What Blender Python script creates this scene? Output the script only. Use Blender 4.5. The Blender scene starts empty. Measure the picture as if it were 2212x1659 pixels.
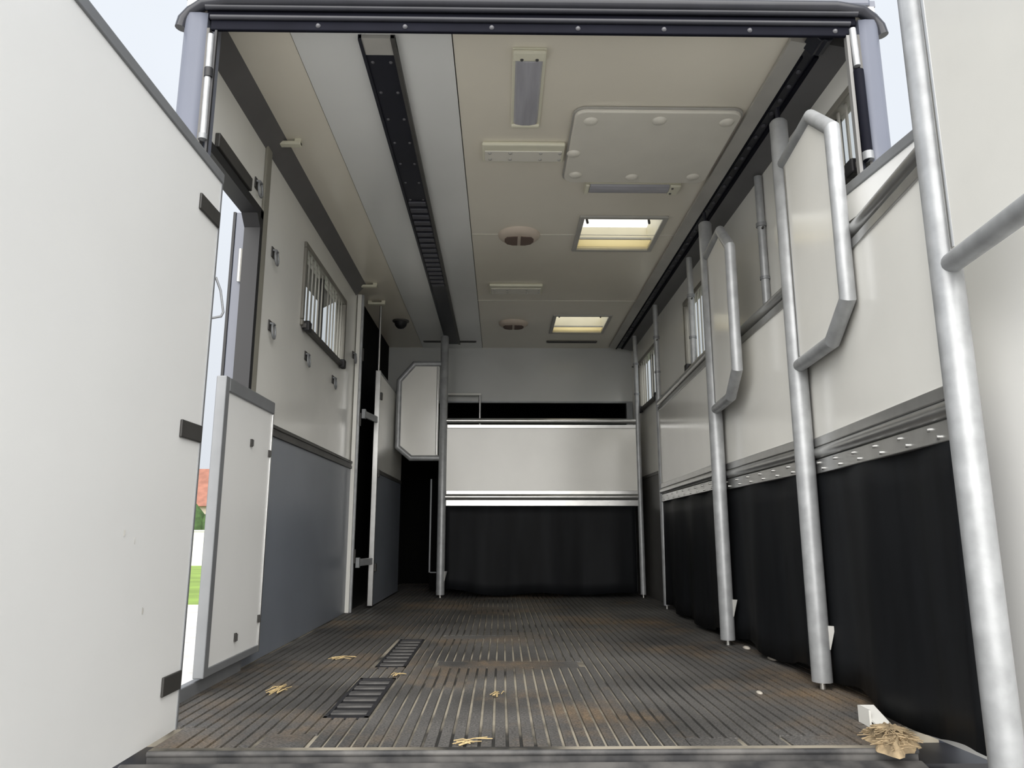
import bpy, math, random
from mathutils import Vector, Matrix
random.seed(7)
S = bpy.context.scene
COL = S.collection
PI = math.pi
R = math.radians

# ------------------------------------------------------------------ camera
H = 0.57
cam_d = bpy.data.cameras.new('camera'); cam = bpy.data.objects.new('camera', cam_d)
COL.objects.link(cam)
cam.location = (0, 0, H)
cam.rotation_euler = (PI / 2 + math.atan(317.5 / 1577.0), 0, -R(0.89))
cam_d.sensor_width = 36.0
cam_d.lens = 1577.0 / 2212.0 * 36.0
cam_d.clip_start = 0.02; cam_d.clip_end = 500
S.camera = cam

# ------------------------------------------------------------------ sky (overcast, brighter towards the zenith)
W = bpy.data.worlds.new('overcast_sky'); S.world = W; W.use_nodes = True
nt = W.node_tree; nt.nodes.clear()
out = nt.nodes.new('ShaderNodeOutputWorld'); bg = nt.nodes.new('ShaderNodeBackground')
tc = nt.nodes.new('ShaderNodeTexCoord'); sep = nt.nodes.new('ShaderNodeSeparateXYZ')
rmp = nt.nodes.new('ShaderNodeMapRange')
rmp.inputs['From Min'].default_value = 0.0; rmp.inputs['From Max'].default_value = 1.0
rmp.inputs['To Min'].default_value = 0.50; rmp.inputs['To Max'].default_value = 0.66
nz = nt.nodes.new('ShaderNodeTexNoise'); nz.inputs['Scale'].default_value = 2.2; nz.inputs['Detail'].default_value = 4
mr2 = nt.nodes.new('ShaderNodeMapRange'); mr2.inputs['To Min'].default_value = 0.9; mr2.inputs['To Max'].default_value = 1.1
mul = nt.nodes.new('ShaderNodeMath'); mul.operation = 'MULTIPLY'
nt.links.new(tc.outputs['Generated'], sep.inputs[0]); nt.links.new(sep.outputs['Z'], rmp.inputs['Value'])
nt.links.new(tc.outputs['Generated'], nz.inputs['Vector']); nt.links.new(nz.outputs['Fac'], mr2.inputs['Value'])
nt.links.new(rmp.outputs[0], mul.inputs[0]); nt.links.new(mr2.outputs[0], mul.inputs[1])
nt.links.new(mul.outputs[0], bg.inputs['Strength'])
bg.inputs['Color'].default_value = (0.88, 0.93, 1.0, 1)
nt.links.new(bg.outputs[0], out.inputs[0])

sun_d = bpy.data.lights.new('veiled_sun', 'SUN'); sun_d.energy = 4.3; sun_d.angle = R(85); sun_d.color = (1.0, 0.97, 0.92)
sun = bpy.data.objects.new('veiled_sun', sun_d); COL.objects.link(sun)
sun.rotation_euler = Vector((0.08, 0.82, -0.57)).to_track_quat('-Z', 'Y').to_euler()

S.view_settings.view_transform = 'Standard'
S.view_settings.look = 'None'
S.view_settings.gamma = 1.0
S.view_settings.use_curve_mapping = False
S.view_settings.exposure = 0.72

# ------------------------------------------------------------------ materials
M = {}
def mat(name, col, rough=0.5, metal=0.0, var=0.06, scale=6.0, bump=0.0, bscale=60.0, col2=None, stretch=None, spec=0.5, t0=0.35, t1=0.65):
    m = bpy.data.materials.new(name); m.use_nodes = True
    n = m.node_tree.nodes; l = m.node_tree.links
    b = n['Principled BSDF']
    b.inputs['Roughness'].default_value = rough; b.inputs['Metallic'].default_value = metal
    if 'Specular IOR Level' in b.inputs: b.inputs['Specular IOR Level'].default_value = spec
    tcx = n.new('ShaderNodeTexCoord'); mp = n.new('ShaderNodeMapping')
    if stretch: mp.inputs['Scale'].default_value = stretch
    l.new(tcx.outputs['Object'], mp.inputs[0])
    no = n.new('ShaderNodeTexNoise'); no.inputs['Scale'].default_value = scale; no.inputs['Detail'].default_value = 5
    l.new(mp.outputs[0], no.inputs['Vector'])
    cr = n.new('ShaderNodeValToRGB')
    c2 = col2 or tuple(max(0, c * (1 - var)) for c in col)
    cr.color_ramp.elements[0].position = t0; cr.color_ramp.elements[1].position = t1
    cr.color_ramp.elements[0].color = (*c2, 1); cr.color_ramp.elements[1].color = (*col, 1)
    l.new(no.outputs['Fac'], cr.inputs[0]); l.new(cr.outputs[0], b.inputs['Base Color'])
    if bump:
        n2 = n.new('ShaderNodeTexNoise'); n2.inputs['Scale'].default_value = bscale; n2.inputs['Detail'].default_value = 3
        l.new(mp.outputs[0], n2.inputs['Vector'])
        bp = n.new('ShaderNodeBump'); bp.inputs['Strength'].default_value = bump; bp.inputs['Distance'].default_value = 0.004
        l.new(n2.outputs['Fac'], bp.inputs['Height']); l.new(bp.outputs[0], b.inputs['Normal'])
    M[name] = m
    return m

mat('white_panel', (0.82, 0.81, 0.765), 0.16, var=0.05, scale=2.5, bump=0.008, bscale=5)
mat('gate_white', (0.85, 0.85, 0.835), 0.30, var=0.03, scale=2.0, bump=0.02, bscale=10)
mat('cream_ceiling', (0.80, 0.755, 0.65), 0.22, var=0.05, scale=1.5, bump=0.015, bscale=6)
mat('pale_ceiling', (0.78, 0.79, 0.78), 0.20, var=0.05, scale=1.5, bump=0.015, bscale=6)
mat('cream_plastic', (0.76, 0.74, 0.60), 0.4, var=0.04)
mat('hatch_cream', (0.76, 0.735, 0.66), 0.4, var=0.04)
mat('vent_plastic', (0.66, 0.57, 0.48), 0.45, var=0.06)
mat('vent_shade', (0.16, 0.11, 0.09), 0.6)
mat('diffuser', (0.42, 0.42, 0.46), 0.25, var=0.18, scale=5, stretch=(6, 0.6, 1))
mat('slate_panel', (0.20, 0.22, 0.255), 0.36, var=0.10, scale=3)
mat('galvanised', (0.40, 0.41, 0.42), 0.42, metal=0.3, var=0.22, scale=16, bump=0.03, bscale=80)
mat('aluminium', (0.56, 0.56, 0.55), 0.28, metal=0.85, var=0.10, scale=14)
mat('grey_alloy', (0.25, 0.258, 0.268), 0.45, metal=0.35, var=0.10, scale=8)
mat('steel_bolt', (0.70, 0.69, 0.66), 0.35, metal=0.8)
mat('black_rubber', (0.010, 0.011, 0.013), 0.6, spec=0.16, var=0.4, scale=3.0, stretch=(3, 3, 0.5), bump=0.08, bscale=9)
mat('seal_black', (0.010, 0.010, 0.012), 0.55)
mat('navy_black', (0.012, 0.013, 0.022), 0.42, var=0.2)
mat('rail_ridge', (0.06, 0.06, 0.075), 0.4)
mat('dark_screw', (0.10, 0.10, 0.11), 0.5)
mat('jamb_grey', (0.18, 0.178, 0.175), 0.45)
mat('header_dark', (0.008, 0.0085, 0.014), 0.65, var=0.2, spec=0.06)
mat('cap_grey', (0.03, 0.031, 0.038), 0.24, spec=0.3, var=0.12, scale=10)
mat('pillar_blue', (0.118, 0.128, 0.162), 0.38, var=0.05, scale=4)
mat('dark_trim', (0.075, 0.072, 0.068), 0.5, var=0.2, scale=10)
mat('cornice_grey', (0.13, 0.125, 0.125), 0.5, var=0.12)
mat('casing_grey', (0.44, 0.43, 0.40), 0.45, var=0.1)
mat('casing_dark', (0.13, 0.128, 0.132), 0.45, var=0.1)
mat('olive_strip', (0.26, 0.25, 0.21), 0.45, var=0.1)
mat('void_black', (0.004, 0.004, 0.004), 0.9, spec=0.1)  # darkness of the front recess and left pocket is put into this black
mat('hinge_black', (0.045, 0.043, 0.04), 0.5, var=0.2)
mat('window_frame', (0.20, 0.19, 0.165), 0.4, var=0.15)
mat('window_bar', (0.30, 0.29, 0.26), 0.4)
mat('flap_acrylic', (0.11, 0.105, 0.10), 0.3)
mat('rust', (0.30, 0.15, 0.07), 0.8, var=0.3)
mat('straw', (0.62, 0.47, 0.24), 0.8, var=0.3, scale=20)
mat('hay', (0.50, 0.38, 0.23), 0.9, var=0.55, scale=28, bump=0.6, bscale=60)
mat('chip', (0.5, 0.46, 0.4), 0.8)
mat('ramp_rubber', (0.12, 0.115, 0.11), 0.6, var=0.45, scale=9, bump=0.12, bscale=40, col2=(0.03, 0.03, 0.032))
mat('sill_steel', (0.022, 0.022, 0.026), 0.5, var=0.3)
mat('paving', (0.60, 0.585, 0.56), 0.9, var=0.25, scale=3, bump=0.2, bscale=20)
mat('grass', (0.22, 0.33, 0.06), 0.9, var=0.3, scale=0.8)
mat('hedge', (0.055, 0.11, 0.03), 0.9, var=0.5, scale=3, bump=0.8, bscale=8)
mat('garden_wall', (0.62, 0.60, 0.57), 0.8)
mat('house_wall', (0.55, 0.48, 0.40), 0.8)
mat('roof_tile', (0.30, 0.13, 0.09), 0.8, var=0.3, scale=2)
mat('bulkhead_white', (0.55, 0.56, 0.55), 0.12, var=0.05, scale=2)
mat('shaft_cream', (0.78, 0.74, 0.60), 0.4)

# floor rubber: dusty grey on black, brown litter stains
def floor_mat():
    m = mat('floor_rubber', (0.115, 0.110, 0.104), 0.62, var=0.5, scale=1.6, bump=0.25, bscale=110, col2=(0.045, 0.043, 0.041))
    n = m.node_tree.nodes; l = m.node_tree.links
    b = n['Principled BSDF']; base = b.inputs['Base Color'].links[0].from_socket
    t = n.new('ShaderNodeTexCoord')
    no = n.new('ShaderNodeTexNoise'); no.inputs['Scale'].default_value = 1.15; no.inputs['Detail'].default_value = 7; no.inputs['Roughness'].default_value = 0.65
    l.new(t.outputs['Object'], no.inputs['Vector'])
    cr = n.new('ShaderNodeValToRGB'); cr.color_ramp.elements[0].position = 0.50; cr.color_ramp.elements[1].position = 0.66
    l.new(no.outputs['Fac'], cr.inputs[0])
    fn = n.new('ShaderNodeTexNoise'); fn.inputs['Scale'].default_value = 34; fn.inputs['Detail'].default_value = 2
    mp = n.new('ShaderNodeMapping'); mp.inputs['Scale'].default_value = (1, 0.25, 1)
    l.new(t.outputs['Object'], mp.inputs[0]); l.new(mp.outputs[0], fn.inputs['Vector'])
    mu = n.new('ShaderNodeMath'); mu.operation = 'MULTIPLY'
    l.new(cr.outputs[0], mu.inputs[0]); l.new(fn.outputs['Fac'], mu.inputs[1])
    mx = n.new('ShaderNodeMix'); mx.data_type = 'RGBA'
    l.new(mu.outputs[0], mx.inputs['Factor']); l.new(base, mx.inputs['A'])
    mx.inputs['B'].default_value = (0.25, 0.165, 0.085, 1)
    sp = n.new('ShaderNodeTexNoise'); sp.inputs['Scale'].default_value = 150; sp.inputs['Detail'].default_value = 2
    l.new(t.outputs['Object'], sp.inputs['Vector'])
    sr = n.new('ShaderNodeMapRange'); sr.inputs['From Min'].default_value = .35; sr.inputs['From Max'].default_value = .7
    sr.inputs['To Min'].default_value = .65; sr.inputs['To Max'].default_value = 1.6
    l.new(sp.outputs['Fac'], sr.inputs['Value'])
    m2 = n.new('ShaderNodeMix'); m2.data_type = 'RGBA'; m2.blend_type = 'MULTIPLY'; m2.inputs['Factor'].default_value = 1.0
    l.new(mx.outputs['Result'], m2.inputs['A']); l.new(sr.outputs[0], m2.inputs['B'])
    l.new(m2.outputs['Result'], b.inputs['Base Color'])
floor_mat()
def stain_mat():
    m = mat('groove_rubber', (0.35, 0.315, 0.25), 0.8, scale=2.6, col2=(0.025, 0.024, 0.022), t0=0.38, t1=0.60)
stain_mat()

def glass_mat(name, tint, mixf):
    m = bpy.data.materials.new(name); m.use_nodes = True
    n = m.node_tree.nodes; l = m.node_tree.links; n.clear()
    o = n.new('ShaderNodeOutputMaterial'); a = n.new('ShaderNodeBsdfTransparent'); g = n.new('ShaderNodeBsdfGlossy')
    a.inputs[0].default_value = (*tint, 1); g.inputs['Roughness'].default_value = 0.05
    mx = n.new('ShaderNodeMixShader'); mx.inputs[0].default_value = mixf
    l.new(a.outputs[0], mx.inputs[1]); l.new(g.outputs[0], mx.inputs[2]); l.new(mx.outputs[0], o.inputs[0])
    M[name] = m
glass_mat('window_glass', (0.86, 0.87, 0.86), 0.06)
def frost_mat(name, col):
    m = bpy.data.materials.new(name); m.use_nodes = True
    n = m.node_tree.nodes; l = m.node_tree.links; n.clear()
    o = n.new('ShaderNodeOutputMaterial'); a = n.new('ShaderNodeBsdfTranslucent'); g = n.new('ShaderNodeBsdfTransparent')
    a.inputs[0].default_value = (*col, 1); g.inputs[0].default_value = (*col, 1)
    mx = n.new('ShaderNodeMixShader'); mx.inputs[0].default_value = 0.35
    l.new(a.outputs[0], mx.inputs[1]); l.new(g.outputs[0], mx.inputs[2]); l.new(mx.outputs[0], o.inputs[0])
    M[name] = m
frost_mat('frosted_dome', (0.80, 0.79, 0.75))
frost_mat('blind_cloth', (0.86, 0.80, 0.62))

# ------------------------------------------------------------------ mesh helpers
class MB:
    def __init__(s): s.v = []; s.f = []; s.sm = []
    def quadbox(s, p):                                   # 8 points: bottom 4, top 4
        o = len(s.v); s.v += [tuple(q) for q in p]
        for f in ((0, 3, 2, 1), (4, 5, 6, 7), (0, 1, 5, 4), (1, 2, 6, 5), (2, 3, 7, 6), (3, 0, 4, 7)):
            s.f.append(tuple(o + i for i in f)); s.sm.append(False)
        return s
    def box(s, x0, x1, y0, y1, z0, z1):
        return s.quadbox([(x0, y0, z0), (x1, y0, z0), (x1, y1, z0), (x0, y1, z0), (x0, y0, z1), (x1, y0, z1), (x1, y1, z1), (x0, y1, z1)])
    def prism(s, poly, axis, a0, a1):                    # 2-D outline extruded along an axis
        def P(u, w, a):
            return {'x': (a, u, w), 'y': (u, a, w), 'z': (u, w, a)}[axis]
        o = len(s.v); n = len(poly)
        s.v += [P(u, w, a0) for u, w in poly] + [P(u, w, a1) for u, w in poly]
        s.f.append(tuple(o + i for i in range(n))); s.sm.append(False)
        s.f.append(tuple(o + n + i for i in reversed(range(n)))); s.sm.append(False)
        for i in range(n):
            j = (i + 1) % n
            s.f.append((o + j, o + i, o + n + i, o + n + j)); s.sm.append(False)
        return s
    def tube(s, pts, r, n=14, caps=True, rs=None, sharp=False):
        pts = [Vector(p) for p in pts]; m = len(pts); rings = []
        prev = None
        for i, p in enumerate(pts):
            if i == 0: d = (pts[1] - p).normalized()
            elif i == m - 1: d = (p - pts[i - 1]).normalized()
            else: d = ((p - pts[i - 1]).normalized() + (pts[i + 1] - p).normalized()).normalized()
            if prev is None:
                ref = Vector((0, 0, 1)) if abs(d.z) < 0.9 else Vector((1, 0, 0))
                u = d.cross(ref).normalized()
            else:
                u = (prev - d * prev.dot(d)).normalized()
            prev = u; w = d.cross(u)
            k = 1.0
            if 0 < i < m - 1:
                c = d.dot((p - pts[i - 1]).normalized()); k = 1.0 / max(0.5, c)
            rr = rs[i] if rs else r
            o = len(s.v)
            # mitre: widen only in the plane of the bend
            if 0 < i < m - 1 and k > 1.001:
                bn = ((pts[i + 1] - p).normalized() - (p - pts[i - 1]).normalized()).normalized()
            else: bn = None
            for a in range(n):
                q = (u * math.cos(2 * PI * a / n) + w * math.sin(2 * PI * a / n)) * rr
                if bn is not None: q = q + bn * (q.dot(bn)) * (k - 1)
                s.v.append(tuple(p + q))
            rings.append(o)
        for a, b in zip(rings, rings[1:]):
            if sharp:                                    # own ring copies: crisp mitre at every bend
                o = len(s.v); s.v += [s.v[a + i] for i in range(n)] + [s.v[b + i] for i in range(n)]
                a, b = o, o + n
            for i in range(n):
                j = (i + 1) % n
                s.f.append((a + i, a + j, b + j, b + i)); s.sm.append(True)
        if caps:
            for o0, rev in ((rings[0], True), (rings[-1], False)):
                o = len(s.v); s.v += [s.v[o0 + i] for i in range(n)]
                idx = [o + i for i in range(n)]
                s.f.append(tuple(reversed(idx)) if rev else tuple(idx)); s.sm.append(False)
        return s
    def lathe(s, prof, c, n=28):                         # profile of (radius, z) round a vertical axis
        o = len(s.v); m = len(prof)
        for a in range(n):
            t = 2 * PI * a / n
            s.v += [(c[0] + r * math.cos(t), c[1] + r * math.sin(t), c[2] + z) for r, z in prof]
        for a in range(n):
            b = (a + 1) % n
            for i in range(m - 1):
                s.f.append((o + a * m + i, o + b * m + i, o + b * m + i + 1, o + a * m + i + 1)); s.sm.append(True)
        return s
    def build(s, name, m, parent=None, bevel=0.0, off=None):
        me = bpy.data.meshes.new(name)
        v = s.v if off is None else [(p[0] - off[0], p[1] - off[1], p[2] - off[2]) for p in s.v]
        me.from_pydata(v, [], s.f); me.update()
        me.polygons.foreach_set('use_smooth', s.sm)
        me.materials.append(M[m])
        o = bpy.data.objects.new(name, me); COL.objects.link(o)
        if parent is not None: o.parent = parent
        if bevel:
            b = o.modifiers.new('edge', 'BEVEL'); b.width = bevel; b.segments = 2; b.limit_method = 'ANGLE'; b.angle_limit = R(50)
        return o

def tag(o, label, cat, group=None):
    o['label'] = label; o['category'] = cat
    if group: o['group'] = group
    return o
def thing(name, label, cat, loc=(0, 0, 0), rz=0.0, group=None):
    o = bpy.data.objects.new(name, None); COL.objects.link(o)
    o.location = loc; o.rotation_euler = (0, 0, rz); o.empty_display_size = 0.1
    o['kind'] = 'thing'
    return tag(o, label, cat, group)
def struct(o, label, cat=None):
    o['kind'] = 'structure'; o['label'] = label
    if cat: o['category'] = cat
    return o
def dup(o, parent=None):
    c = o.copy(); COL.objects.link(c); c.parent = parent
    for ch in list(o.children): dup(ch, c)
    return c
def sheet(u0, u1, w0, w1, holes):
    """rectangles that tile [u0,u1]x[w0,w1] minus the holes"""
    us = sorted({u0, u1, *[h[0] for h in holes], *[h[1] for h in holes]})
    res = []
    for a, b in zip(us, us[1:]):
        cuts = sorted((h[2], h[3]) for h in holes if h[0] <= a + 1e-6 and h[1] >= b - 1e-6)
        w = w0
        for c0, c1 in cuts:
            if c0 > w + 1e-6: res.append((a, b, w, c0))
            w = max(w, c1)
        if w1 > w + 1e-6: res.append((a, b, w, w1))
    return res

XL, XR, ZC = -1.11, 1.34, 2.42
YF, YB = 2.33, 7.30           # rear frame plane, front bulkhead

# ------------------------------------------------------------------ ground outside
g = MB().box(-70, 70, -60, 18.2, -1.25, -1.15).build('ground', 'paving'); struct(g, 'pale paved yard around the horse lorry', 'ground')
g = MB().box(-70, 70, 18.2, 90, -1.25, -1.14).build('lawn', 'grass'); struct(g, 'bright green lawn beyond the yard, seen through the side doorway', 'lawn')
gw = MB().box(-40, -4, 38, 38.3, -1.14, 0.55).box(-40, -4, 37.95, 38.35, 0.55, 0.62).build('garden_wall', 'garden_wall'); tag(gw, 'low white garden wall at the far end of the lawn', 'wall')
hb = MB()
for i in range(40):
    x = -40 + i * 0.95
    hb.lathe([(0.02, 2.9 + random.uniform(-.3, .3)), (0.6, 2.5), (0.95, 1.6), (0.95, 0.6), (0.8, 0)], (x, 39.8 + random.uniform(-.2, .2), -1.14), 9)
tag(hb.build('hedge', 'hedge'), 'dark green hedge behind the white garden wall', 'hedge')
ho = thing('house', 'house with a red tiled roof beyond the hedge', 'house', (-21, 52, -1.14))
MB().box(-7, 7, -3, 3, 0, 3.4).build('wall', 'house_wall', ho)
MB().prism([(-3.5, 3.3), (3.5, 3.3), (0, 6.0)], 'x', -7.4, 7.4).build('roof', 'roof_tile', ho)

# ------------------------------------------------------------------ floor: ribbed rubber mat
DRAINS = [(-0.552, -0.412, 2.44, 3.07), (-0.535, -0.405, 3.30, 4.12)]
FLATS = DRAINS + [(-0.27, 0.34, 3.30, 3.44), (-0.66, -0.53, 2.10, 2.26), (0.52, 0.66, 2.10, 2.20), (0.80, 0.95, 2.10, 2.22), (-0.30, 0.1, 4.16, 4.26)]
fl = MB()
fl.box(XL, XR, YF, 8.4, -0.06, -0.006)
fl.box(-0.93, 1.12, 2.10, YF, -0.04, -0.006)
fl.box(-0.93, 1.12, 2.10, 2.122, -0.006, 0.0)          # smooth border
floor = fl.build('floor', 'groove_rubber'); struct(floor, 'black ribbed rubber floor mat with straw dust', 'floor')
rb = MB(); pitch = 0.0385
k = 0; x = XL + 0.02
while x < XR - 0.02:
    y0 = 2.122 if -0.89 < x < 1.06 else YF + 0.01
    segs = [(y0, 8.38)]
    for (a, b, c, d) in FLATS:
        if a - 0.012 < x + 0.013 < b + 0.012:
            ns = []
            for (s0, s1) in segs:
                if d <= s0 or c >= s1: ns.append((s0, s1)); continue
                if c > s0: ns.append((s0, c))
                if d < s1: ns.append((d, s1))
            segs = ns
    for s0, s1 in segs:
        yy = s0
        while yy < s1 - 1e-4:                               # ribs wander a little as in worn matting
            y2 = min(s1, yy + 0.65)
            a0 = 0.003 * math.sin(yy * 1.7 + 0.3); a1 = 0.003 * math.sin(y2 * 1.7 + 0.3)
            h = 0.0
            rb.quadbox([(x + a0, yy, -.007), (x + .031 + a0, yy, -.007), (x + .031 + a1, y2, -.007), (x + a1, y2, -.007),
                        (x + .001 + a0, yy, h), (x + .030 + a0, yy, h), (x + .030 + a1, y2, h), (x + .001 + a1, y2, h)])
            yy = y2
    x += pitch; k += 1
rb.box(-.93, -.87, 2.122, YF, -.0065, 0).box(1.06, 1.12, 2.122, YF, -.0065, 0)
for (a, b, c, d) in FLATS[2:]:
    rb.box(a, b, max(c, 2.122), d, -0.0065, -0.001)
ribs = rb.build('ribbing', 'floor_rubber', floor)

def drain(x0, x1, y0, y1, nb, label):
    t = thing('drain_grate', label, 'drain', ((x0 + x1) / 2, y0, -0.006), 0, 'drain grates in the floor')
    cx = (x1 - x0) / 2; L = y1 - y0
    MB().box(-cx, cx, 0, L, -0.0005, 0.0015).build('tray', 'seal_black', t)
    f = MB()
    f.box(-cx, -cx + .012, 0, L, 0, .006); f.box(cx - .012, cx, 0, L, 0, .006); f.box(-cx, cx, 0, .02, 0, .006); f.box(-cx, cx, L - .02, L, 0, .006)
    f.build('frame', 'sill_steel', t)
    b0 = None
    for i in range(nb):
        y = 0.03 + (L - 0.06) * (i + 0.5) / nb
        if b0 is None:
            b0 = MB().box(-cx + .012, cx - .012, -.022, .022, 0, .0065).build('bar', 'ramp_rubber', t, 0.002); b = b0
        else:
            b = b0.copy(); COL.objects.link(b); b.parent = t
        b.location = (0, y, 0)
drain(-0.552, -0.412, 2.44, 3.07, 6, 'black barred drain in the floor nearest the rear sill')
drain(-0.535, -0.405, 3.30, 4.12, 8, 'dark barred drain in the floor farther in, in line with the near one')

# rear sill and ramp
sl = MB().box(-1.16, 1.40, 2.13, 2.40, -0.16, -0.06).box(-1.16, -0.94, 2.13, 2.40, -0.06, -0.052).box(1.12, 1.40, 2.13, 2.40, -0.06, -0.05)
struct(sl.build('trim_1', 'sill_steel'), 'black steel rear sill below the floor edge', 'sill')
ed = MB().tube([(-0.93, 2.096, -0.008), (1.12, 2.096, -0.008)], 0.008, 8).box(-.93, 1.12, 2.094, 2.104, -.045, -.008).build('trim_2', 'ramp_rubber'); struct(ed, 'rounded rubber lip along the rear edge of the floor', 'trim')
rp = thing('loading_ramp', 'dark rubber covered loading ramp hinged below the rear sill', 'ramp', (0.1, 2.08, -0.05))
dz = -1.02; dy = -2.5
MB().quadbox([(-1.09, -.29, -.075), (1.02, -.29, -.075), (1.02, -.002, .005), (-1.09, -.002, .005), (-1.09, -.29, -.055), (1.02, -.29, -.055), (1.02, -.002, .026), (-1.09, -.002, .026)]).build('hinge_flap', 'ramp_rubber', rp, .006)
MB().quadbox([(-1.08, dy - .25, dz - .12), (1.10, dy - .25, dz - .12), (1.10, -.25, -.13), (-1.08, -.25, -.13), (-1.08, dy - .25, dz - .06), (1.10, dy - .25, dz - .06), (1.10, -.25, -.068), (-1.08, -.25, -.068)]).build('deck', 'ramp_rubber', rp)
sb0 = None
for i in range(11):
    t_ = 0.06 + 0.9 * i / 10
    if sb0 is None:
        sb0 = MB().box(-1.0, 1.0, -.02, .02, -.004, .018).build('foothold_bar', 'black_rubber', rp, .003); b = sb0
    else:
        b = sb0.copy(); COL.objects.link(b); b.parent = rp
    b.location = (0, dy * t_ - .25, dz * t_ - .066); b.rotation_euler = (math.atan2(-dz, -dy), 0, 0)
MB().tube([(-1.1, .02, -.02), (1.12, .02, -.02)], .016, 10).build('hinge_rod', 'sill_steel', rp)
for s_ in (-1, 1):
    xa, xb = s_ * 1.11 - .02 + .01, s_ * 1.11 + .02 + .01
    MB().quadbox([(xa, dy - .25, dz - .13), (xb, dy - .25, dz - .13), (xb, -.27, -.15), (xa, -.27, -.15), (xa, dy - .25, dz - .03), (xb, dy - .25, dz - .03), (xb, -.27, -.06), (xa, -.27, -.06)]).build('side_rail', 'aluminium', rp)

# ------------------------------------------------------------------ left wall
WIN_L = (3.90, 4.99, 1.69, 2.17)
DOOR_S = (2.42, 3.17, 0.03, 2.01)
wl = MB()
for (a, b, c, d) in sheet(YF + .076, 5.42, -0.05, ZC + 0.03, [WIN_L, DOOR_S]):
    wl.box(XL - 0.04, XL, a, b, c, d)
wall_l = wl.build('wall_left', 'white_panel'); struct(wall_l, 'white left side wall with a slate grey lower panel', 'wall')
MB().box(XL, XL + .008, 3.235, 5.40, 0.0, 1.02).build('lower_panel', 'slate_panel', wall_l)
MB().box(XL, XL + .018, 3.235, 5.40, 1.018, 1.036).box(XL, XL + .014, 3.235, 5.40, 1.036, 1.056).box(XL, XL + .02, 3.235, 5.40, 1.056, 1.072).build('dado_strip', 'dark_trim', wall_l)
MB().box(XL, XL + .012, 3.165, 3.235, 0.0, 2.36).build('upright_strip', 'olive_strip', wall_l, .003)
MB().box(XL, XL + .03, 2.42, 3.235, -.004, .045).build('kerb', 'grey_alloy', wall_l, .004)
c = MB().prism([(XL, 2.335), (XL + .075, ZC), (XL, ZC)], 'y', YF + .05, 5.36).build('trim_3', 'cornice_grey'); struct(c, 'dark grey cornice between left wall and ceiling', 'trim')
# black rubber seal of the side doorway
s_ = .035
d1 = MB()
d1.box(XL - .06, XL + .012, DOOR_S[0] - .01, DOOR_S[1], 2.01 - s_, 2.018)
d1.box(XL - .06, XL + .012, DOOR_S[1] - s_, DOOR_S[1], 0.05, 2.01)
d1.prism([(DOOR_S[1] - s_ - .05, 2.01 - s_), (DOOR_S[1] - s_, 2.01 - s_), (DOOR_S[1] - s_, 2.01 - s_ - .05)], 'x', XL - .06, XL + .012)
door1 = d1.build('door_1', 'seal_black'); struct(door1, 'side doorway edged with a black rubber seal', 'doorway')
MB().box(XL, XL + .02, 2.60, 2.98, 2.025, 2.085).build('hinge_strap', 'hinge_black', wall_l, .004)
# the side door itself, folded back flat along the outside
sd = thing('side_door', 'grey edged side door folded back outside the doorway, seen through it', 'door', (-1.215, 3.25, 0.08))
MB().box(-.035, .03, .05, .80, 0, 1.96).build('leaf', 'gate_white', sd)
MB().box(-.04, .035, .0, .05, -.01, 1.97).build('edge_profile', 'pillar_blue', sd, .004)
MB().box(-.052, -.04, -.004, .05, -.01, 1.97).build('seal', 'seal_black', sd)
for z in (.35, 1.0, 1.62):
    MB().tube([(.0, -.014, z), (.0, -.014, z + .16)], .009, 10).build('hinge_pin', 'steel_bolt', sd)

# half height gate just inside the side doorway
hd = thing('half_door', 'white half height gate with grey alloy frame inside the side doorway', 'gate', (-1.07, 2.755, 0.055))
L, Zt = .615, 1.10
MB().box(-.012, .012, .04, L - .012, .03, Zt - .05).build('panel', 'gate_white', hd)
MB().box(-.02, .02, 0, .042, 0, Zt).build('free_edge', 'grey_alloy', hd, .004)
MB().box(-.02, .02, .042, L, Zt - .055, Zt).build('top_rail', 'grey_alloy', hd, .004)
MB().box(-.018, .018, L - .014, L, 0, Zt - .055).build('hinge_edge', 'aluminium', hd, .003)
MB().box(-.018, .018, .042, L - .014, 0, .03).build('bottom_rail', 'grey_alloy', hd, .003)
for y, z in ((L - .03, .86), (L - .03, .14), (.34, .88), (.31, .1)):
    b = MB(); b.box(.012, .020, y - .007, y + .007, z - .016, z + .016); b.tube([(.022, y, z - .013), (.022, y, z + .013)], .004, 8)
    b.build('catch', 'hinge_black', hd)

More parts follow.
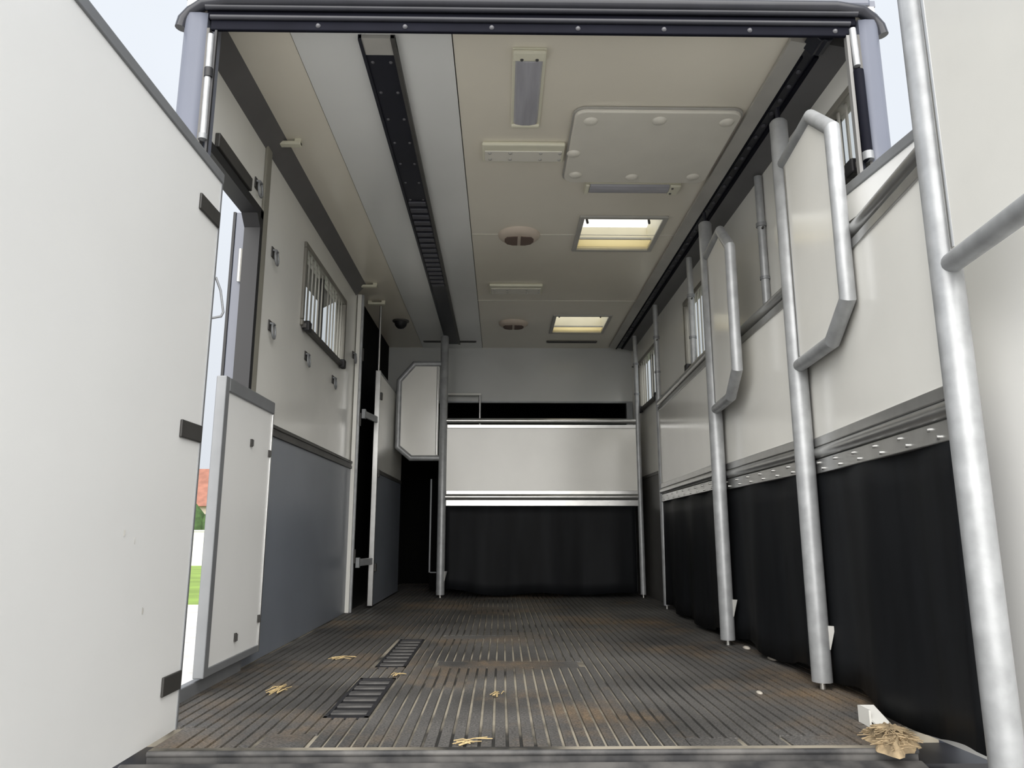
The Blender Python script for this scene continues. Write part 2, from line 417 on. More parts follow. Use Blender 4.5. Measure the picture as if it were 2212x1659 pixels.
# ------------------------------------------------------------------ windows
def window(name, X, sgn, y0, y1, z0, z1, label, nb=7, flap=False):
    """sgn +1: room lies on the +x side of the wall"""
    f = MB(); w = .03
    xa, xb = sorted((X - sgn * .055, X + sgn * .016))
    f.box(xa, xb, y0 - .004, y1 + .004, z1 - w, z1 + .004); f.box(xa, xb, y0 - .004, y1 + .004, z0 - .004, z0 + w)
    f.box(xa, xb, y0 - .004, y0 + w, z0 + w, z1 - w); f.box(xa, xb, y1 - w, y1 + .004, z0 + w, z1 - w)
    o = f.build(name, 'window_frame', None, .006); struct(o, label, 'window')
    ym = (y0 + y1) / 2
    xg = X - sgn * .03
    MB().box(xg - .012, xg + .012, ym - .018, ym + .018, z0 + w, z1 - w).build('mullion', 'seal_black', o)
    for a, b in ((y0 + w, ym - .018), (ym + .018, y1 - w)):
        MB().box(xg - .002, xg + .002, a, b, z0 + w, z1 - w).build('pane', 'window_glass', o)
    xbar = X - sgn * .006
    b0 = None
    for i in range(nb):
        y = y0 + w + (y1 - y0 - 2 * w) * (i + .5) / nb
        if abs(y - ym) < .01: continue
        if b0 is None:
            b0 = MB().box(xbar - .004, xbar + .004, -.006, .006, z0 + w - .002, z1 - w + .002).build('bar', 'window_bar', o); b = b0
        else:
            b = b0.copy(); COL.objects.link(b); b.parent = o
        b.location = (0, y, 0)
    MB().box(*sorted((X + sgn * .002, X + sgn * .03)), y0 + .02, y1 - .02, z0 - .015, z0 + .012).build('sill_bar', 'dark_trim', o, .004)
    for y in (y0 + .06, y1 - .1):
        MB().box(*sorted((X + sgn * .01, X + sgn * .045)), y - .03, y + .03, z0 - .03, z0 + .03).build('catch', 'seal_black', o, .008)
    if flap:
        xo = X - sgn * .062
        MB().quadbox([(xo, y0, z1), (xo, y1, z1), (xo - sgn * .09, y1, z1 - .05), (xo - sgn * .09, y0, z1 - .05),
                      (xo, y0, z1 + .012), (xo, y1, z1 + .012), (xo - sgn * .09, y1, z1 - .038), (xo - sgn * .09, y0, z1 - .038)]).build('top_flap', 'flap_acrylic', o)
    return o
window('window_1', XL, 1, *WIN_L, 'barred window in the left wall, its top flap propped open outside', 13, True)
WIN_R = [(2.44, 2.95, 1.90, 2.24), (3.98, 5.09, 1.69, 2.20), (6.00, 6.86, 1.69, 2.17)]
window('window_2', XR, -1, *WIN_R[0], 'small barred window in the right wall beside the rear pillar', 7)
window('window_3', XR, -1, *WIN_R[1], 'barred window in the right wall behind the middle partition', 13)
window('window_4', XR, -1, *WIN_R[2], 'barred window in the right wall nearest the front', 9)

# ------------------------------------------------------------------ right wall
wr = MB()
for (a, b, c_, d) in sheet(YF + .076, YB, -0.05, ZC + .03, [(w[0], w[1], w[2], w[3]) for w in WIN_R]):
    wr.box(XR, XR + .04, a, b, c_, d)
wall_r = wr.build('wall_right', 'white_panel'); struct(wall_r, 'white right side wall behind the folded partitions', 'wall')
MB().box(XR - .012, XR, YF + .09, YB, 0, 1.04).build('kick_mat', 'dark_trim', wall_r)
MB().box(XR - .02, XR, YF + .09, YB, 1.04, 1.065).build('dado_strip', 'dark_trim', wall_r)

# ------------------------------------------------------------------ ceiling
SKY = [(0.49, 0.985, 4.09, 4.60), (0.475, 0.955, 6.13, 6.68)]
ce = MB()
for (a, b, c_, d) in sheet(-0.188, XR + .035, YF + .02, YB, SKY):
    ce.box(a, b, c_, d, ZC, ZC + .05)
ceil = ce.build('ceiling', 'cream_ceiling'); struct(ceil, 'glossy cream panelled ceiling', 'ceiling')
MB().box(-0.80, -0.192, YF + .02, YB, ZC - .004, ZC + .05).build('pale_panel', 'pale_ceiling', ceil)
MB().box(XL - .035, -0.804, YF + .02, YB, ZC, ZC + .05).build('side_panel', 'cream_ceiling', ceil)
MB().box(-.80, XR, 5.72, 5.726, ZC - .0025, ZC).box(-.188, XR, 4.36, 4.366, ZC - .0025, ZC).build('joint_strip', 'hatch_cream', ceil)
rs = MB()
for (a, b, c_, d) in sheet(XL - .04, XR + .04, YF + .02, 8.5, SKY): rs.box(a, b, c_, d, ZC + .05, ZC + .075)
rs.build('roof_skin', 'pillar_blue', ceil)

def skylight(n, x0, x1, y0, y1, label):
    w = .028
    f = MB()
    for (a, b, c_, d) in ((x0 - .02, x1 + .02, y0 - .02, y0 + w * .4), (x0 - .02, x1 + .02, y1 - w * .4, y1 + .02), (x0 - .02, x0 + w * .4, y0, y1), (x1 - w * .4, x1 + .02, y0, y1)):
        f.box(a, b, c_, d, ZC - .014, ZC + .002)
    o = f.build(n, 'casing_grey', None, .005); struct(o, label, 'skylight')
    sh = MB(); zt = ZC + .15
    sh.box(x0, x0 + .008, y0, y1, ZC, zt).box(x1 - .008, x1, y0, y1, ZC, zt).box(x0, x1, y0, y0 + .008, ZC, zt).box(x0, x1, y1 - .008, y1, ZC, zt)
    sh.build('shaft', 'shaft_cream', o)
    MB().box(x0, x1, y0, y1, zt, zt + .006).build('pane', 'frosted_dome', o)
    MB().box(x0 + .01, x1 - .01, y1 - .14, y1 - .01, ZC + .012, ZC + .016).build('roller_blind', 'blind_cloth', o)
    MB().box(x0 + .01, x1 - .01, y1 - .148, y1 - .138, ZC + .008, ZC + .02).build('blind_rod', 'casing_grey', o)
    for xx in (x0 + .035, x1 - .075):
        MB().tube([(xx, y0 + .04, ZC + .15), (xx + .02, y0 + .06, ZC + .08), (xx - .005, y0 + .10, ZC + .05), (xx + .012, y0 + .16, ZC + .03)], .008, 8).build('stay', 'dark_trim', o)
skylight('window_5', *SKY[0], 'larger bright skylight in the ceiling beside the round vent')
skylight('window_6', *SKY[1], 'farther bright skylight in the ceiling near the front bulkhead')

# ceiling fittings
def lamp(name, x0, x1, y0, y1, label, longy):
    cx, cy = (x0 + x1) / 2, (y0 + y1) / 2
    t = thing(name, label, 'ceiling lamp', (cx, cy, ZC), 0 if longy else PI / 2, 'fluorescent ceiling lamps')
    hx, hy = ((x1 - x0) / 2, (y1 - y0) / 2) if longy else ((y1 - y0) / 2, (x1 - x0) / 2)
    MB().box(-hx, hx, -hy, hy, -.008, 0).build('base', 'cream_plastic', t, .003)
    prof = [(-hx * .84, -.007), (-hx * .7, -.018), (-hx * .25, -.024), (hx * .25, -.024), (hx * .7, -.018), (hx * .84, -.007)]
    MB().prism(prof, 'y', -hy + .06, hy - .025).build('diffuser', 'diffuser', t, .004)
    MB().box(-hx * .98, hx * .98, -hy, -hy + .06, -.024, -.007).build('end_cap', 'cream_plastic', t, .008)
    MB().box(-hx * .98, hx * .98, hy - .025, hy, -.024, -.007).build('end_cap', 'cream_plastic', t, .008)
    for xx in (-.03, .03):
        MB().lathe([(.0, -.028), (.006, -.028), (.007, -.024)], (xx, -hy + .045, 0), 10).build('screw', 'dark_trim', t)
lamp('ceiling_lamp', .042, .176, 2.53, 3.08, 'long fluorescent ceiling lamp nearest the rear header, set lengthways', True)
lamp('ceiling_lamp', .455, .975, 3.645, 3.755, 'fluorescent ceiling lamp set crossways just behind the big roof hatch cover', False)

def screw_plate(x0, x1, y0, y1, label):
    cx, cy = (x0 + x1) / 2, (y0 + y1) / 2
    t = thing('ceiling_plate', label, 'ceiling plate', (cx, cy, ZC), 0, 'screwed ceiling plates')
    hx, hy = (x1 - x0) / 2, (y1 - y0) / 2
    MB().box(-hx, hx, -hy, hy, -.022, 0).build('body', 'cream_plastic', t, .008)
    MB().box(-hx + .012, hx - .012, -hy + .055, hy - .015, -.026, -.02).build('inset', 'hatch_cream', t, .003)
    s0 = None
    for yy in (-.015, .045):
        for xx in (-.165, -.065, .085, .18):
            if s0 is None:
                s0 = MB().lathe([(0, -.031), (.008, -.03), (.010, -.024)], (0, 0, 0), 10).build('screw', 'casing_grey', t); s = s0
            else: s = s0.copy(); COL.objects.link(s); s.parent = t
            s.location = (xx, yy, 0)
screw_plate(-.095, .31, 3.23, 3.40, 'cream ceiling plate with eight screws beside the big hatch cover')
screw_plate(-.09, .318, 5.30, 5.50, 'farther cream ceiling plate between the two round vents')

def rounded(x0, x1, y0, y1, r, n=5):
    p = []
    for cx, cy, a in ((x1 - r, y1 - r, 0), (x0 + r, y1 - r, 90), (x0 + r, y0 + r, 180), (x1 - r, y0 + r, 270)):
        for i in range(n + 1):
            t = R(a + 90 * i / n); p.append((cx + r * math.cos(t), cy + r * math.sin(t)))
    return p
ht = thing('roof_hatch_cover', 'large cream roof hatch cover with rounded corners and raised screw caps', 'hatch', (.745, 3.27, ZC - .004))
MB().prism(rounded(-.415, .335, -.335, .335, .05), 'z', -.022, -.002).build('panel', 'hatch_cream', ht, .006)
MB().prism(rounded(-.424, .344, -.344, .344, .055), 'z', -.008, 0).build('gasket', 'casing_grey', ht)
for xx, yy in ((-.34, -.26), (-.03, -.27), (.28, -.26), (-.36, .25), (-.06, .27), (.26, .26), (-.39, .03)):
    MB().lathe([(0, -.034), (.02, -.032), (.03, -.027), (.034, -.021)], (xx, yy, 0), 16).build('screw_cap', 'hatch_cream', ht)

def vent(x, y, label):
    t = thing('round_vent', label, 'vent', (x, y, ZC), 0, 'round ceiling vents')
    MB().lathe([(0, -.034), (.085, -.034), (.112, -.028), (.130, -.014), (.134, 0)], (0, 0, 0), 36).build('cap', 'vent_plastic', t)
    for sx in (-1, 1):
        p = [(sx * .010, -.055), (sx * .075, -.045), (sx * .092, -.01), (sx * .092, .03), (sx * .075, .07), (sx * .04, .088), (sx * .010, .088)]
        if sx < 0: p.reverse()
        MB().prism(p, 'z', -.0375, -.033).build('opening', 'vent_shade', t)  # solid dark plate, shade of the vent hole put into its colour
vent(.113, 4.37, 'round brown ceiling vent beside the larger skylight')
vent(.112, 6.39, 'farther round ceiling vent beside the smaller skylight')

# small ceiling brackets along the left cornice
for y, x0, x1, lab in ((3.235, -1.10, -.965, 'small cream bracket on the left cornice above the wall strip'), (5.32, -1.08, -.945, 'small cream bracket at the far end of the left cornice'), (5.755, -1.09, -.95, 'small cream bracket just past the end of the left cornice')):
    t = thing('ceiling_bracket', lab, 'bracket', (x0, y, ZC), 0, 'cream brackets under the ceiling')
    MB().box(0, x1 - x0, -.018, .018, -.032, -.014).build('bar', 'cream_plastic', t, .004)
    MB().box(.0, .03, -.012, .012, -.03, 0).build('foot', 'cream_plastic', t)
    MB().box(x1 - x0 - .03, x1 - x0, -.012, .012, -.03, 0).build('foot', 'cream_plastic', t)
dl = thing('dome_lamp', 'small black dome fitting on the dark ceiling above the front left door', 'lamp', (-.90, 6.33, ZC))
MB().lathe([(0, -.075), (.03, -.068), (.05, -.045), (.058, -.012)], (0, 0, 0), 20).build('dome', 'seal_black', dl)
MB().lathe([(.058, -.014), (.075, -.008), (.075, 0)], (0, 0, 0), 20).build('base', 'dark_trim', dl)
for x0, x1, lab in ((.45, .955, 'narrow dark ceiling slot ahead of the smaller skylight'), (-.77, -.245, 'narrow dark ceiling slot at the front end of the left track')):
    t = thing('ceiling_slot', lab, 'vent slot', (x0, 7.03, ZC), 0, 'dark slots by the bulkhead')
    MB().box(0, x1 - x0, -.02, .02, -.012, 0).build('frame', 'dark_trim', t, .003)
    MB().box(.01, x1 - x0 - .01, -.012, .012, -.015, -.01).build('opening', 'seal_black', t)  # solid black strip, the dark inside the slot is painted on

# overhead tracks
tr = thing('ceiling_track', 'long black overhead track with screws and ridges on the pale ceiling panel', 'track', (-.478, 2.46, ZC - .004))
MB().box(-.055, .055, .1, 4.62, -.016, 0).build('plate', 'navy_black', tr)
MB().box(-.068, -.055, 0, 4.62, -.022, 0).build('lip', 'navy_black', tr)
MB().box(.055, .072, 0, 4.62, -.022, 0).build('lip', 'dark_trim', tr)
MB().box(-.068, .072, 0, .1, -.018, 0).build('end_plate', 'casing_grey', tr, .003)
s0 = None
for i in range(7):
    for xx in (-.036, .036):
        if s0 is None: s0 = MB().lathe([(0, -.021), (.006, -.020), (.008, -.015)], (0, 0, 0), 10).build('screw', 'dark_screw', tr); s = s0
        else: s = s0.copy(); COL.objects.link(s); s.parent = tr
        s.location = (xx, .145 + i * .205, 0)
s0 = None
for i in range(17):
    if s0 is None: s0 = MB().box(-.05, .05, -.022, .022, -.026, -.012).build('ridge', 'rail_ridge', tr, .004); s = s0
    else: s = s0.copy(); COL.objects.link(s); s.parent = tr
    s.location = (0, 1.42 + i * .088, 0)

tr = thing('partition_track', 'black overhead partition track in a grey casing along the right wall', 'track', (1.2, 2.45, ZC - .004))
MB().prism([(-.10, 0), (-.10, -.016), (-.035, -.03), (-.035, 0)], 'y', 0, 4.75).build('casing', 'casing_grey', tr)
MB().prism([(.04, 0), (.04, -.03), (.14, -.05), (.14, 0)], 'y', 0, 4.75).build('casing', 'casing_dark', tr)
MB().box(-.035, .04, 0, 4.75, -.022, 0).build('channel', 'navy_black', tr)
MB().box(-.035, -.022, .08, 4.75, -.032, -.02).box(.024, .04, .08, 4.75, -.032, -.02).build('lip', 'header_dark', tr)
MB().prism([(-.05, -.02), (-.02, .0), (.03, .0), (.055, -.02), (.03, -.055), (.012, -.06), (0, -.055), (-.012, -.06)], 'y', -.06, .03).build('end_cap', 'navy_black', tr, .004)
st = MB()
for i in range(44):
    st.lathe([(0, -.03), (.01, -.028), (.012, -.02)], (.0, .18 + i * .1, 0), 8)
st.build('stud_row', 'rail_ridge', tr)['kind'] = 'stuff'

# ------------------------------------------------------------------ rear frame
hdm = thing('header_beam', 'dark rubber and metal header with rivets across the top of the rear opening', 'header', (.115, YF, 2.33))
hdm['kind'] = 'structure'
x0, x1 = -1.18, 1.18
MB().box(x0 + .02, x1 - .03, 0, .015, .002, .042).build('rivet_strip', 'header_dark', hdm, .004)
MB().tube([(x0 + .02, -.004, .048), (x1 - .03, -.004, .048)], .010, 10).build('bead', 'cap_grey', hdm)
MB().box(x0, x1, 0.004, .02, .05, .09).build('upper_strip', 'header_dark', hdm, .006)
MB().tube([(x0 + .0, -.006, .088), (x1, -.006, .088)], .011, 10).build('bead', 'cap_grey', hdm)
pa = [(-1.275, .02, .02), (-1.268, .02, .055), (-1.24, .015, .085), (-1.19, .0, .105), (-1.1, -.01, .112), (1.1, -.01, .112), (1.2, .0, .105), (1.245, .015, .085), (1.272, .02, .055), (1.28, .02, .02)]
MB().tube(pa, .021, 14).build('gutter', 'cap_grey', hdm)
MB().box(-1.24, 1.245, .01, .04, .138, .30).build('roof_panel', 'pillar_blue', hdm, .01)
r0 = None
for i in range(7):
    if r0 is None: r0 = MB().lathe([(0, .006), (.006, .0055), (.009, 0)], (0, 0, 0), 12).build('rivet', 'dark_screw', hdm); r_ = r0
    else: r_ = r0.copy(); COL.objects.link(r_); r_.parent = hdm
    r_.rotation_euler = (PI / 2, 0, 0); r_.location = (-.776 + .312 * i, 0, .021)

def pillar(sx, xi, xo, label):
    t = thing('corner_pillar', label, 'pillar', (xi, YF, -.12))
    w = abs(xo - xi); s = sx
    poly = [(0, .002), (s * w * .3, -.002), (s * w * .62, -.002)] + [(s * w * (.62 + .38 * math.sin(R(a))), .032 - .034 * math.cos(R(a))) for a in range(15, 91, 15)] + [(s * w, .08), (0, .08)]
    t['kind'] = 'structure'
    pb = MB().prism(poly, 'z', 0, 2.52)
    pb.sm = [False, False] + [True] * (len(poly) - 3) + [False] * 3
    pb.build('profile', 'pillar_blue', t)
    MB().box(*sorted((-s * .010, 0)), .002, .03, 0, 2.46).build('seal', 'dark_trim', t)
    return t
pl = pillar(-1, -1.058, -1.150, 'blue grey rounded corner pillar at the left of the rear opening')
MB().tube([(.022, .0, 2.02), (.018, .0, 2.43)], .011, 12).build('locking_bar', 'galvanised', pl)
MB().tube([(.022, .0, 2.26), (.021, .0, 2.295)], .015, 12).build('collar', 'seal_black', pl)
MB().tube([(.022, .0, 2.02), (.022, .0, 2.04)], .016, 12).build('collar', 'grey_alloy', pl)
MB().box(.030, .038, .0, .012, .1, 2.45).build('inner_edge', 'seal_black', pl)
pr = pillar(1, 1.300, 1.382, 'blue grey rounded corner pillar at the right of the rear opening')
MB().tube([(-.022, .0, 2.33), (-.026, .0, 2.48)], .012, 12).build('locking_bar', 'galvanised', pr)
MB().tube([(-.018, -.002, 1.96), (-.020, -.002, 2.31)], .017, 12).build('gas_strut', 'header_dark', pr)
MB().tube([(-.018, -.004, 1.96), (-.018, -.004, 1.99)], .019, 12).build('collar', 'grey_alloy', pr)
MB().box(-.050, -.038, .0, .02, .1, 2.46).build('inner_edge', 'jamb_grey', pr)
jb = MB().box(XL - .03, -1.03, YF + .035, YF + .06, -.05, ZC).box(1.272, XR + .03, YF + .035, YF + .06, -.05, ZC).build('trim_4', 'pillar_blue'); struct(jb, 'blue grey jambs of the rear opening', 'trim')

# ------------------------------------------------------------------ ramp gates
lg = thing('ramp_gate', 'large white ramp gate with grey top rail at the left, hinged on the rear pillar', 'gate', (-.96, 2.345, 0))
GL = 2.75
MB().box(-.035, 0, -GL, -.014, -.005, 1.738).build('panel', 'gate_white', lg)
MB().box(-.040, .006, -GL, -.002, 1.738, 1.775).build('top_rail', 'grey_alloy', lg, .004)
MB().box(-.038, .003, -.014, .0, -.042, 1.772).build('end_strip', 'grey_alloy', lg, .003)
for z, y in ((1.60, .172), (.872, .165), (.135, .135)):
    MB().box(0, .008, -y, -.014, z - .027, z + .027).build('hinge_strap', 'hinge_black', lg, .003)
MB().tube([(.002, .002, 1.405), (.02, .006, 1.36), (.034, .008, 1.285), (.028, .007, 1.27), (.0, .0, 1.262)], .004, 8).build('latch_wire', 'grey_alloy', lg)
MB().box(-.03, .0, -GL, -GL + .02, -.04, 1.77).build('end_strip', 'aluminium', lg)

for y_, z_, a_ in ((-.86, .565, .6), (-.80, .545, -.5), (-.72, .36, .3)):
    sc_ = MB().prism([(.009 * math.cos(t * PI / 5), .004 * math.sin(t * PI / 5)) for t in range(10)], 'z', 0, .0006).build('scuff', 'casing_grey', lg)
    sc_.rotation_euler = (a_, PI / 2, 0); sc_.location = (.0002, y_ + .43, z_)
ga = math.atan(.094)
rg = thing('ramp_gate', 'white ramp gate with grey top rail at the far right, behind the nearest partition', 'gate', (1.213, 2.40, 0), ga)
MB().box(0, .035, -GL, -.014, -.005, 1.728).build('panel', 'gate_white', rg)
MB().box(-.006, .040, -GL, -.002, 1.728, 1.765).build('top_rail', 'grey_alloy', rg, .004)
MB().box(-.003, .038, -.014, .0, -.03, 1.76).build('end_strip', 'aluminium', rg, .003)
for z in (1.60, .872, .135):
    MB().box(-.008, 0, -.17, -.014, z - .027, z + .027).build('hinge_strap', 'hinge_black', rg, .003)

# ------------------------------------------------------------------ stall partitions
def partition(loc, ang, head_turn, label, body=1.75, headw=.575, ptop=2.30, endtop=2.355, foot=.025, pr_=.037, lever=R(-125), rub0=.03):
    """local +x along the body, local -x towards the head panel"""
    t = thing('stall_partition', label, 'partition', (loc[0], loc[1], 0), ang, 'folding stall partitions')
    pole = MB().tube([(0, 0, foot), (0, 0, ptop - .01), (0, 0, ptop)], pr_, 20, rs=[pr_, pr_, pr_ * .8]).build('pole', 'galvanised', t)
    MB().tube([(0, 0, -.002), (0, 0, foot + .01)], .010, 10).build('foot_pin', 'steel_bolt', pole)
    MB().tube([(0, 0, ptop - .01), (0, 0, 2.362)], .010, 10).build('track_pin', 'navy_black', pole)
    if lever:
        lc, ls = math.cos(lever), math.sin(lever)
        def LV(a, b, z): return (a * lc - b * ls, a * ls + b * lc, z)
        MB().quadbox([LV(.034, -.003, .14), LV(.039, -.003, .14), LV(.039, .003, .14), LV(.034, .003, .14),
                      LV(.036, -.004, .225), LV(.062, -.004, .225), LV(.062, .004, .225), LV(.036, .004, .225)]).build('foot_lever', 'steel_bolt', pole)
    # head panel on its own turn about the pole
    c, s = math.cos(head_turn), math.sin(head_turn)
    def Q(x, z, y=0): return (x * c - y * s, x * s + y * c, z)
    z0, z1, w = 1.215, 2.085, headw
    cx_, ct, cb = min(.19, w * .33), .16, .10
    ring = [Q(-.03, z1), Q(-w + cx_, z1), Q(-w, z1 - ct), Q(-w, z0 + cb), Q(-w + cx_ * .9, z0), Q(-.03, z0)]
    MB().tube(ring, .026, 16, sharp=True).build('head_frame', 'galvanised', t)
    pts = [(-.045, z1), (-w + cx_, z1), (-w, z1 - ct), (-w, z0 + cb), (-w + cx_ * .9, z0), (-.045, z0)]
    hp = MB(); n = len(pts)
    hp.v = [Q(x, z, -.007) for x, z in pts] + [Q(x, z, .007) for x, z in pts]
    hp.f = [tuple(range(n)), tuple(reversed(range(n, 2 * n)))] + [((i + 1) % n, i, n + i, n + (i + 1) % n) for i in range(n)]
    hp.sm = [False] * len(hp.f)
    head = hp.build('head_panel', 'white_panel', t)
    MB().tube([Q(-.058, z0 + .03), Q(-.058, z1 - .03)], .012, 10).build('edge_bead', 'aluminium', head)
    # body
    L = body
    MB().tube([(.03, 0, 1.555), (L - .02, 0, 1.555)], .024, 14).build('top_rail', 'aluminium', t)
    MB().box(.036, L - .02, -.016, .016, 1.486, 1.520).build('panel_rail', 'aluminium', t, .003)
    MB().box(.036, L - .02, -.009, .009, .905, 1.488).build('panel', 'white_panel', t)
    MB().box(.036, L - .02, -.016, .016, .890, .925).build('panel_rail', 'aluminium', t, .003)
    MB().tube([(.03, 0, .868), (L - .02, 0, .868)], .024, 14).build('lower_rail', 'aluminium', t)
    pl_ = MB().box(.036, L - .02, -.012, .012, .788, .842).build('clamp_plate', 'aluminium', t, .003)
    b0 = None
    for i in range(9):
        for zz in (.828, .803):
            if b0 is None:
                b0 = MB().tube([(0, -.020, 0), (0, .020, 0)], .006, 10).build('bolt', 'aluminium', pl_); b = b0
            else: b = b0.copy(); COL.objects.link(b); b.parent = pl_
            b.location = (.11 + i * (L - .25) / 8 + (.05 if zz > .81 else 0), 0, zz)
    # hanging rubber: soft vertical waves
    nx, nz = 42, 8; r = MB()
    for j in range(nz + 1):
        for i in range(nx + 1):
            xx = .04 + (L - .09) * i / nx
            lo = rub0 + (.05 * max(0, 1 - xx / .35)) ** 1 * .9 + .012 * math.sin(xx * 9)
            z = .79 + (lo - .79) * j / nz
            y = (.006 + .012 * j / nz) * math.sin(xx * 11 + .6) + .004 * math.sin(xx * 31) * j / nz
            r.v.append((xx, y, z))
    for j in range(nz):
        for i in range(nx):
            a = j * (nx + 1) + i
            r.f.append((a, a + 1, a + nx + 2, a + nx + 1)); r.sm.append(True)
    sk = r.build('rubber_skirt', 'black_rubber', t)
    so = sk.modifiers.new('thickness', 'SOLIDIFY'); so.thickness = .008; so.offset = 0
    # far end post with telescopic upper half
    ep = MB().tube([(L, 0, foot), (L, 0, 1.62)], .024, 14).build('end_post', 'galvanised', t)
    MB().tube([(L, 0, 1.60), (L, 0, endtop)], .020, 14).build('sliding_tube', 'galvanised', ep)
    MB().tube([(L, 0, 2.08), (L, 0, 2.10)], .026, 14).build('collar', 'grey_alloy', ep)
    MB().tube([(L, 0, 1.80), (L, 0, 1.815)], .0245, 14).build('collar', 'grey_alloy', ep)
    MB().tube([(L - .035, 0, 2.065), (L + .035, 0, 2.065)], .006, 8).build('clip_pin', 'hinge_black', ep)
    MB().tube([(L, 0, -.002), (L, 0, foot + .01)], .008, 10).build('foot_pin', 'steel_bolt', ep)
    return t
def ang(a): return PI / 2 - R(a)
partition((1.11, 1.712), ang(6.8), 0.0, 'nearest stall partition at the right edge, its thick pole standing out past the rear sill', lever=None, rub0=.03)
partition((1.19, 2.84), ang(2.0), R(-3.65), 'stall partition folded along the right wall, second from the rear')
partition((1.165, 3.90), ang(2.6), R(-3.0), 'stall partition folded along the right wall, third from the rear', endtop=2.36)
partition((-.523, 6.60), 0.0, 0.0, 'stall partition swung across the front, facing the rear opening', lever=R(-20), body=1.775, headw=.41, ptop=2.352, endtop=2.36)

# ------------------------------------------------------------------ front end
bh = MB().box(XL - .055, XR + .055, YB, YB + .04, 1.845, ZC + .03).build('wall_front', 'bulkhead_white'); struct(bh, 'white front bulkhead above a dark opening', 'wall')
MB().box(XL, XR, YB - .006, YB, 1.845, 1.862).build('edge_strip', 'grey_alloy', bh)
MB().box(1.275, 1.335, YB - .02, YB + .04, 0, 1.845).build('side_post', 'grey_alloy', bh)
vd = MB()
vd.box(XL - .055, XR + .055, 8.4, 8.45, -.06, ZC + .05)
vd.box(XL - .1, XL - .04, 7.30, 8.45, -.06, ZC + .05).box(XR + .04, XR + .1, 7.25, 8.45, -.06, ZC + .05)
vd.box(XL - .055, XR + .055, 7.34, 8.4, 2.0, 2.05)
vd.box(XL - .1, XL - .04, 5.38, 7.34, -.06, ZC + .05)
struct(vd.build('wall_recess', 'void_black'), 'recess ahead of the front bulkhead, its darkness painted black', 'wall')
ct = thing('shelf_stand', 'small pale metal shelf stand in the dark slot above the front partition', 'shelf', (-.21, 7.22, 0))
MB().tube([(0, 0, 0), (0, 0, 1.905)], .012, 10).build('upright', 'aluminium', ct)
MB().box(-.33, .012, -.02, .02, 1.905, 1.925).build('shelf', 'white_panel', ct, .004)
lk = thing('locker_door', 'black locker door with thin bright edge in the dark front left corner', 'door', (-.68, 7.24, .02))
MB().box(0, .5, 0, .02, 0, 1.05).build('leaf', 'void_black', lk)
MB().box(-.008, .006, -.006, .014, .16, 1.05).box(.006, .14, -.006, .014, .155, .165).build('edge', 'grey_alloy', lk)

# end post of the left wall and the door behind the dark gap
ep = thing('wall_end_post', 'white and metal post ending the left wall beside the dark gap', 'post', (-1.07, 5.40, 0))
MB().box(-.035, -.004, .0, .04, 0, 2.36).build('post', 'white_panel', ep, .004)
MB().box(-.004, .012, .01, .04, 0, 2.36).build('metal_edge', 'galvanised', ep, .003)
for z in (1.40, .40, 1.9):
    MB().box(.0, .022, .03, .05, z - .06, z + .04).build('catch', 'hinge_black', ep, .004)
dr = thing('inner_door', 'inner door past the dark gap, white above slate grey', 'door', (-.985, 5.74, .015))
MB().box(-.015, .015, .03, 1.42, 1.03, 1.80).build('upper_panel', 'white_panel', dr)
MB().box(-.015, .015, .03, 1.42, .0, 1.0).build('lower_panel', 'slate_panel', dr)
MB().box(-.015, .022, .03, 1.42, 1.0, 1.03).build('dado_strip', 'dark_trim', dr)
MB().box(-.02, .02, .0, .03, .0, 1.82).build('edge', 'aluminium', dr, .003)
MB().box(-.018, .018, .03, 1.42, 1.80, 1.815).build('top_edge', 'grey_alloy', dr)
MB().tube([(0, .015, 1.82), (0, .015, 2.36)], .009, 10).build('rod', 'aluminium', dr)
for z in (.28, 1.0, 1.62):
    MB().box(.015, .03, .05, .09, z - .03, z + .03).build('catch', 'hinge_black', dr, .003)
for z, lab in ((1.435, 'upper metal bolt bar spanning the dark gap'), (.345, 'lower metal bolt bar spanning the dark gap')):
    t = thing('bolt_bar', lab, 'bolt', (-1.035, 5.45, z), 0, 'bolt bars across the dark gap')
    MB().quadbox([(-.01, 0, -.025), (.012, 0, -.025), (.062, .29, -.025), (.04, .29, -.025), (-.01, 0, .025), (.012, 0, .025), (.062, .29, .025), (.04, .29, .025)]).build('bar', 'galvanised', t, .004)
    MB().box(-.012, .016, -.01, .03, -.036, .036).build('keeper', 'grey_alloy', t, .003)

# ------------------------------------------------------------------ tie rings on the left wall
def tie_ring_proto():
    t = thing('tie_ring', '', 'tie ring', (0, 0, 0), 0, 'tie rings on the left wall')
    MB().box(0, .006, -.028, .028, -.022, .03).build('plate', 'hinge_black', t, .004)
    MB().tube([(.006, -.02, .012), (.02, -.012, .012), (.02, .012, .012), (.006, .02, .012)], .006, 8).build('staple', 'grey_alloy', t)
    n = 18; ring = [(.018 + .01 * (1 - math.cos(2 * PI * i / n)) * .3, .024 * math.sin(2 * PI * i / n), -.022 + .036 * math.cos(2 * PI * i / n)) for i in range(n + 1)]
    MB().tube(ring, .0055, 8, caps=False).build('ring', 'grey_alloy', t)
    return t
spots = [(3.08, 2.105, 'tie ring on the white wall just above the side doorway corner'),
         (3.37, 1.89, 'upper tie ring between the wall strip and the left window'),
         (3.395, 1.53, 'lower tie ring between the wall strip and the left window'),
         (4.05, 1.54, 'tie ring below the near corner of the left window'),
         (4.73, 1.545, 'tie ring below the far corner of the left window'),
         (5.34, 1.86, 'tie ring beside the metal end post of the left wall')]
p0 = tie_ring_proto()
for i, (y, z, lab) in enumerate(spots):
    o = p0 if i == 0 else dup(p0)
    o.location = (XL, y, z); o['label'] = lab
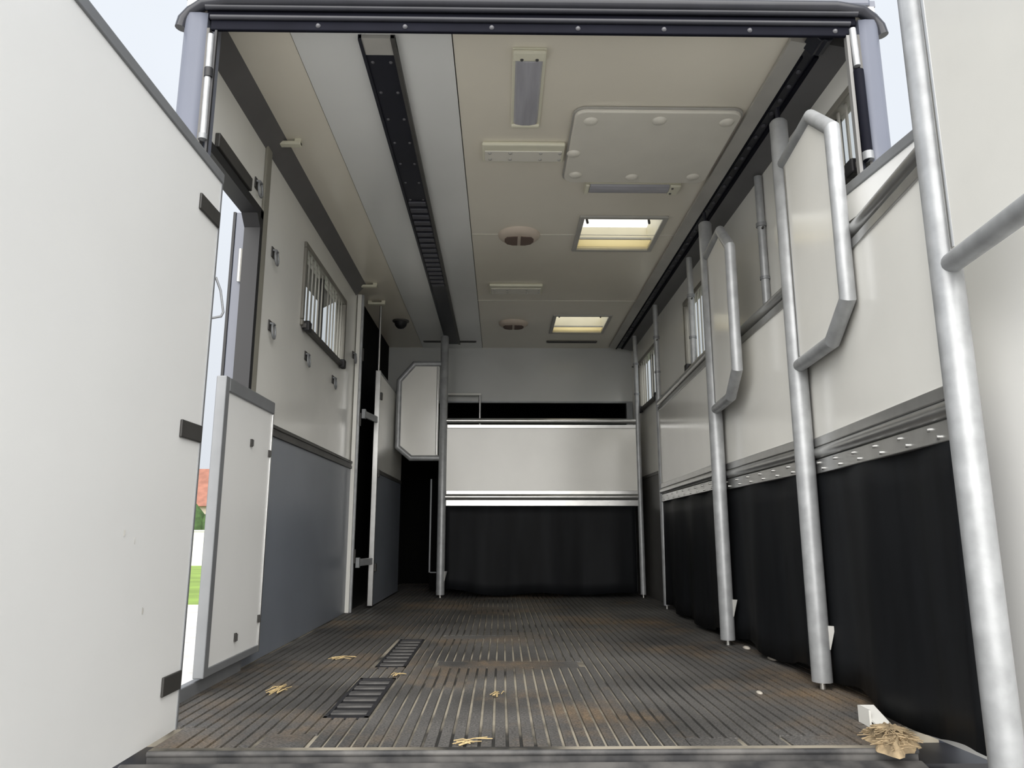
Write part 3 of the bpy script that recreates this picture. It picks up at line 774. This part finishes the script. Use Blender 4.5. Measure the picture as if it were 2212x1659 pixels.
# ------------------------------------------------------------------ litter
def straw(x, y, n, sp, label, rz):
    m = MB()
    for i in range(n):
        a = rz + random.uniform(-.5, .5); L = random.uniform(.35, 1.2) * sp
        ox, oy = random.uniform(-.25, .25) * sp, random.uniform(-.25, .25) * sp
        z = .003 + .003 * random.random()
        m.tube([(ox - L * math.cos(a) / 2, oy - L * math.sin(a) / 2, z), (ox, oy, z + .006), (ox + L * math.cos(a + .25) / 2, oy + L * math.sin(a + .25) / 2, z)], .0016, 5)
    o = m.build('straw_wisp', 'straw'); o.location = (x, y, 0)
    tag(o, label, 'straw', 'wisps of straw on the floor')
straw(-.725, 3.50, 9, .10, 'pale straw wisp on the mat near the half height gate', .4)
straw(.0, 2.75, 8, .07, 'straw wisp in the middle of the mat', 1.2)
straw(-.09, 2.145, 6, .09, 'straw wisp lying on the rear edge of the mat', .2)
straw(-.415, 3.10, 6, .06, 'straw wisp at the far corner of the near drain', .9)
straw(-.80, 2.83, 12, .13, 'straw wisp by the kerb at the foot of the half height gate', 1.3)
for (x, y, s, lab) in ((1.235, 3.47, .026, 'pale chip under the skirt of the second partition'), (1.22, 3.78, .022, 'pale chip beside the pole of the third partition'), (.93, 2.77, .014, 'small pale chip on the mat beside the second partition pole')):
    b = MB().lathe([(0.001, .9 * s), (.6 * s, .8 * s), (1.1 * s, .4 * s), (s, 0)], (0, 0, 0), 7).build('feed_chip', 'chip'); b.location = (x, y, 0); b.scale = (.7, 1.5, .6)
    tag(b, lab, 'chip', 'chips of feed on the mat')
hy = MB(); n1, n2 = 26, 10
for j in range(n2 + 1):
    for i in range(n1):
        a = 2 * PI * i / n1; rr = (j / n2)
        k = 1 + .22 * math.sin(3 * a + 1) + .12 * math.sin(7 * a + .4)
        z = .042 * (1 - rr ** 2) * (1 + .35 * math.sin(9 * a + 5 * rr) + .2 * random.uniform(-1, 1)) if j < n2 else 0
        hy.v.append((.062 * rr * k * math.cos(a), .095 * rr * k * math.sin(a), max(0, z)))
for j in range(n2):
    for i in range(n1):
        a = j * n1 + i; b = j * n1 + (i + 1) % n1
        hy.f.append((a, b, b + n1, a + n1)); hy.sm.append(True)
for i in range(190):
    a = random.uniform(0, 2 * PI); q = random.uniform(0, .9); b = random.uniform(0, PI)
    cx, cy = .062 * q * math.cos(a), .095 * q * math.sin(a); z = .045 * (1 - q * q) + .004
    hy.tube([(cx - .03 * math.cos(b), cy - .03 * math.sin(b), z), (cx, cy, z + .004), (cx + .03 * math.cos(b), cy + .03 * math.sin(b), z - .002)], .0014, 4)
o = hy.build('hay_clump', 'hay'); o.location = (1.065, 2.125, -.004); o.rotation_euler = (0, 0, -.25)
tag(o, 'tuft of trampled hay in the right rear corner of the floor', 'hay')
bk = thing('corner_bracket', 'white bracket at the rear corner of the mat beside the hay', 'bracket', (1.125, 2.31, 0))
MB().box(-.03, -.024, -.01, .06, 0, .048).build('upright', 'white_panel', bk)
MB().quadbox([(-.024, -.04, .010), (.02, -.04, .012), (.02, .06, .028), (-.024, .06, .030), (-.024, -.04, .014), (.02, -.04, .016), (.02, .06, .048), (-.024, .06, .048)]).build('flap', 'white_panel', bk)
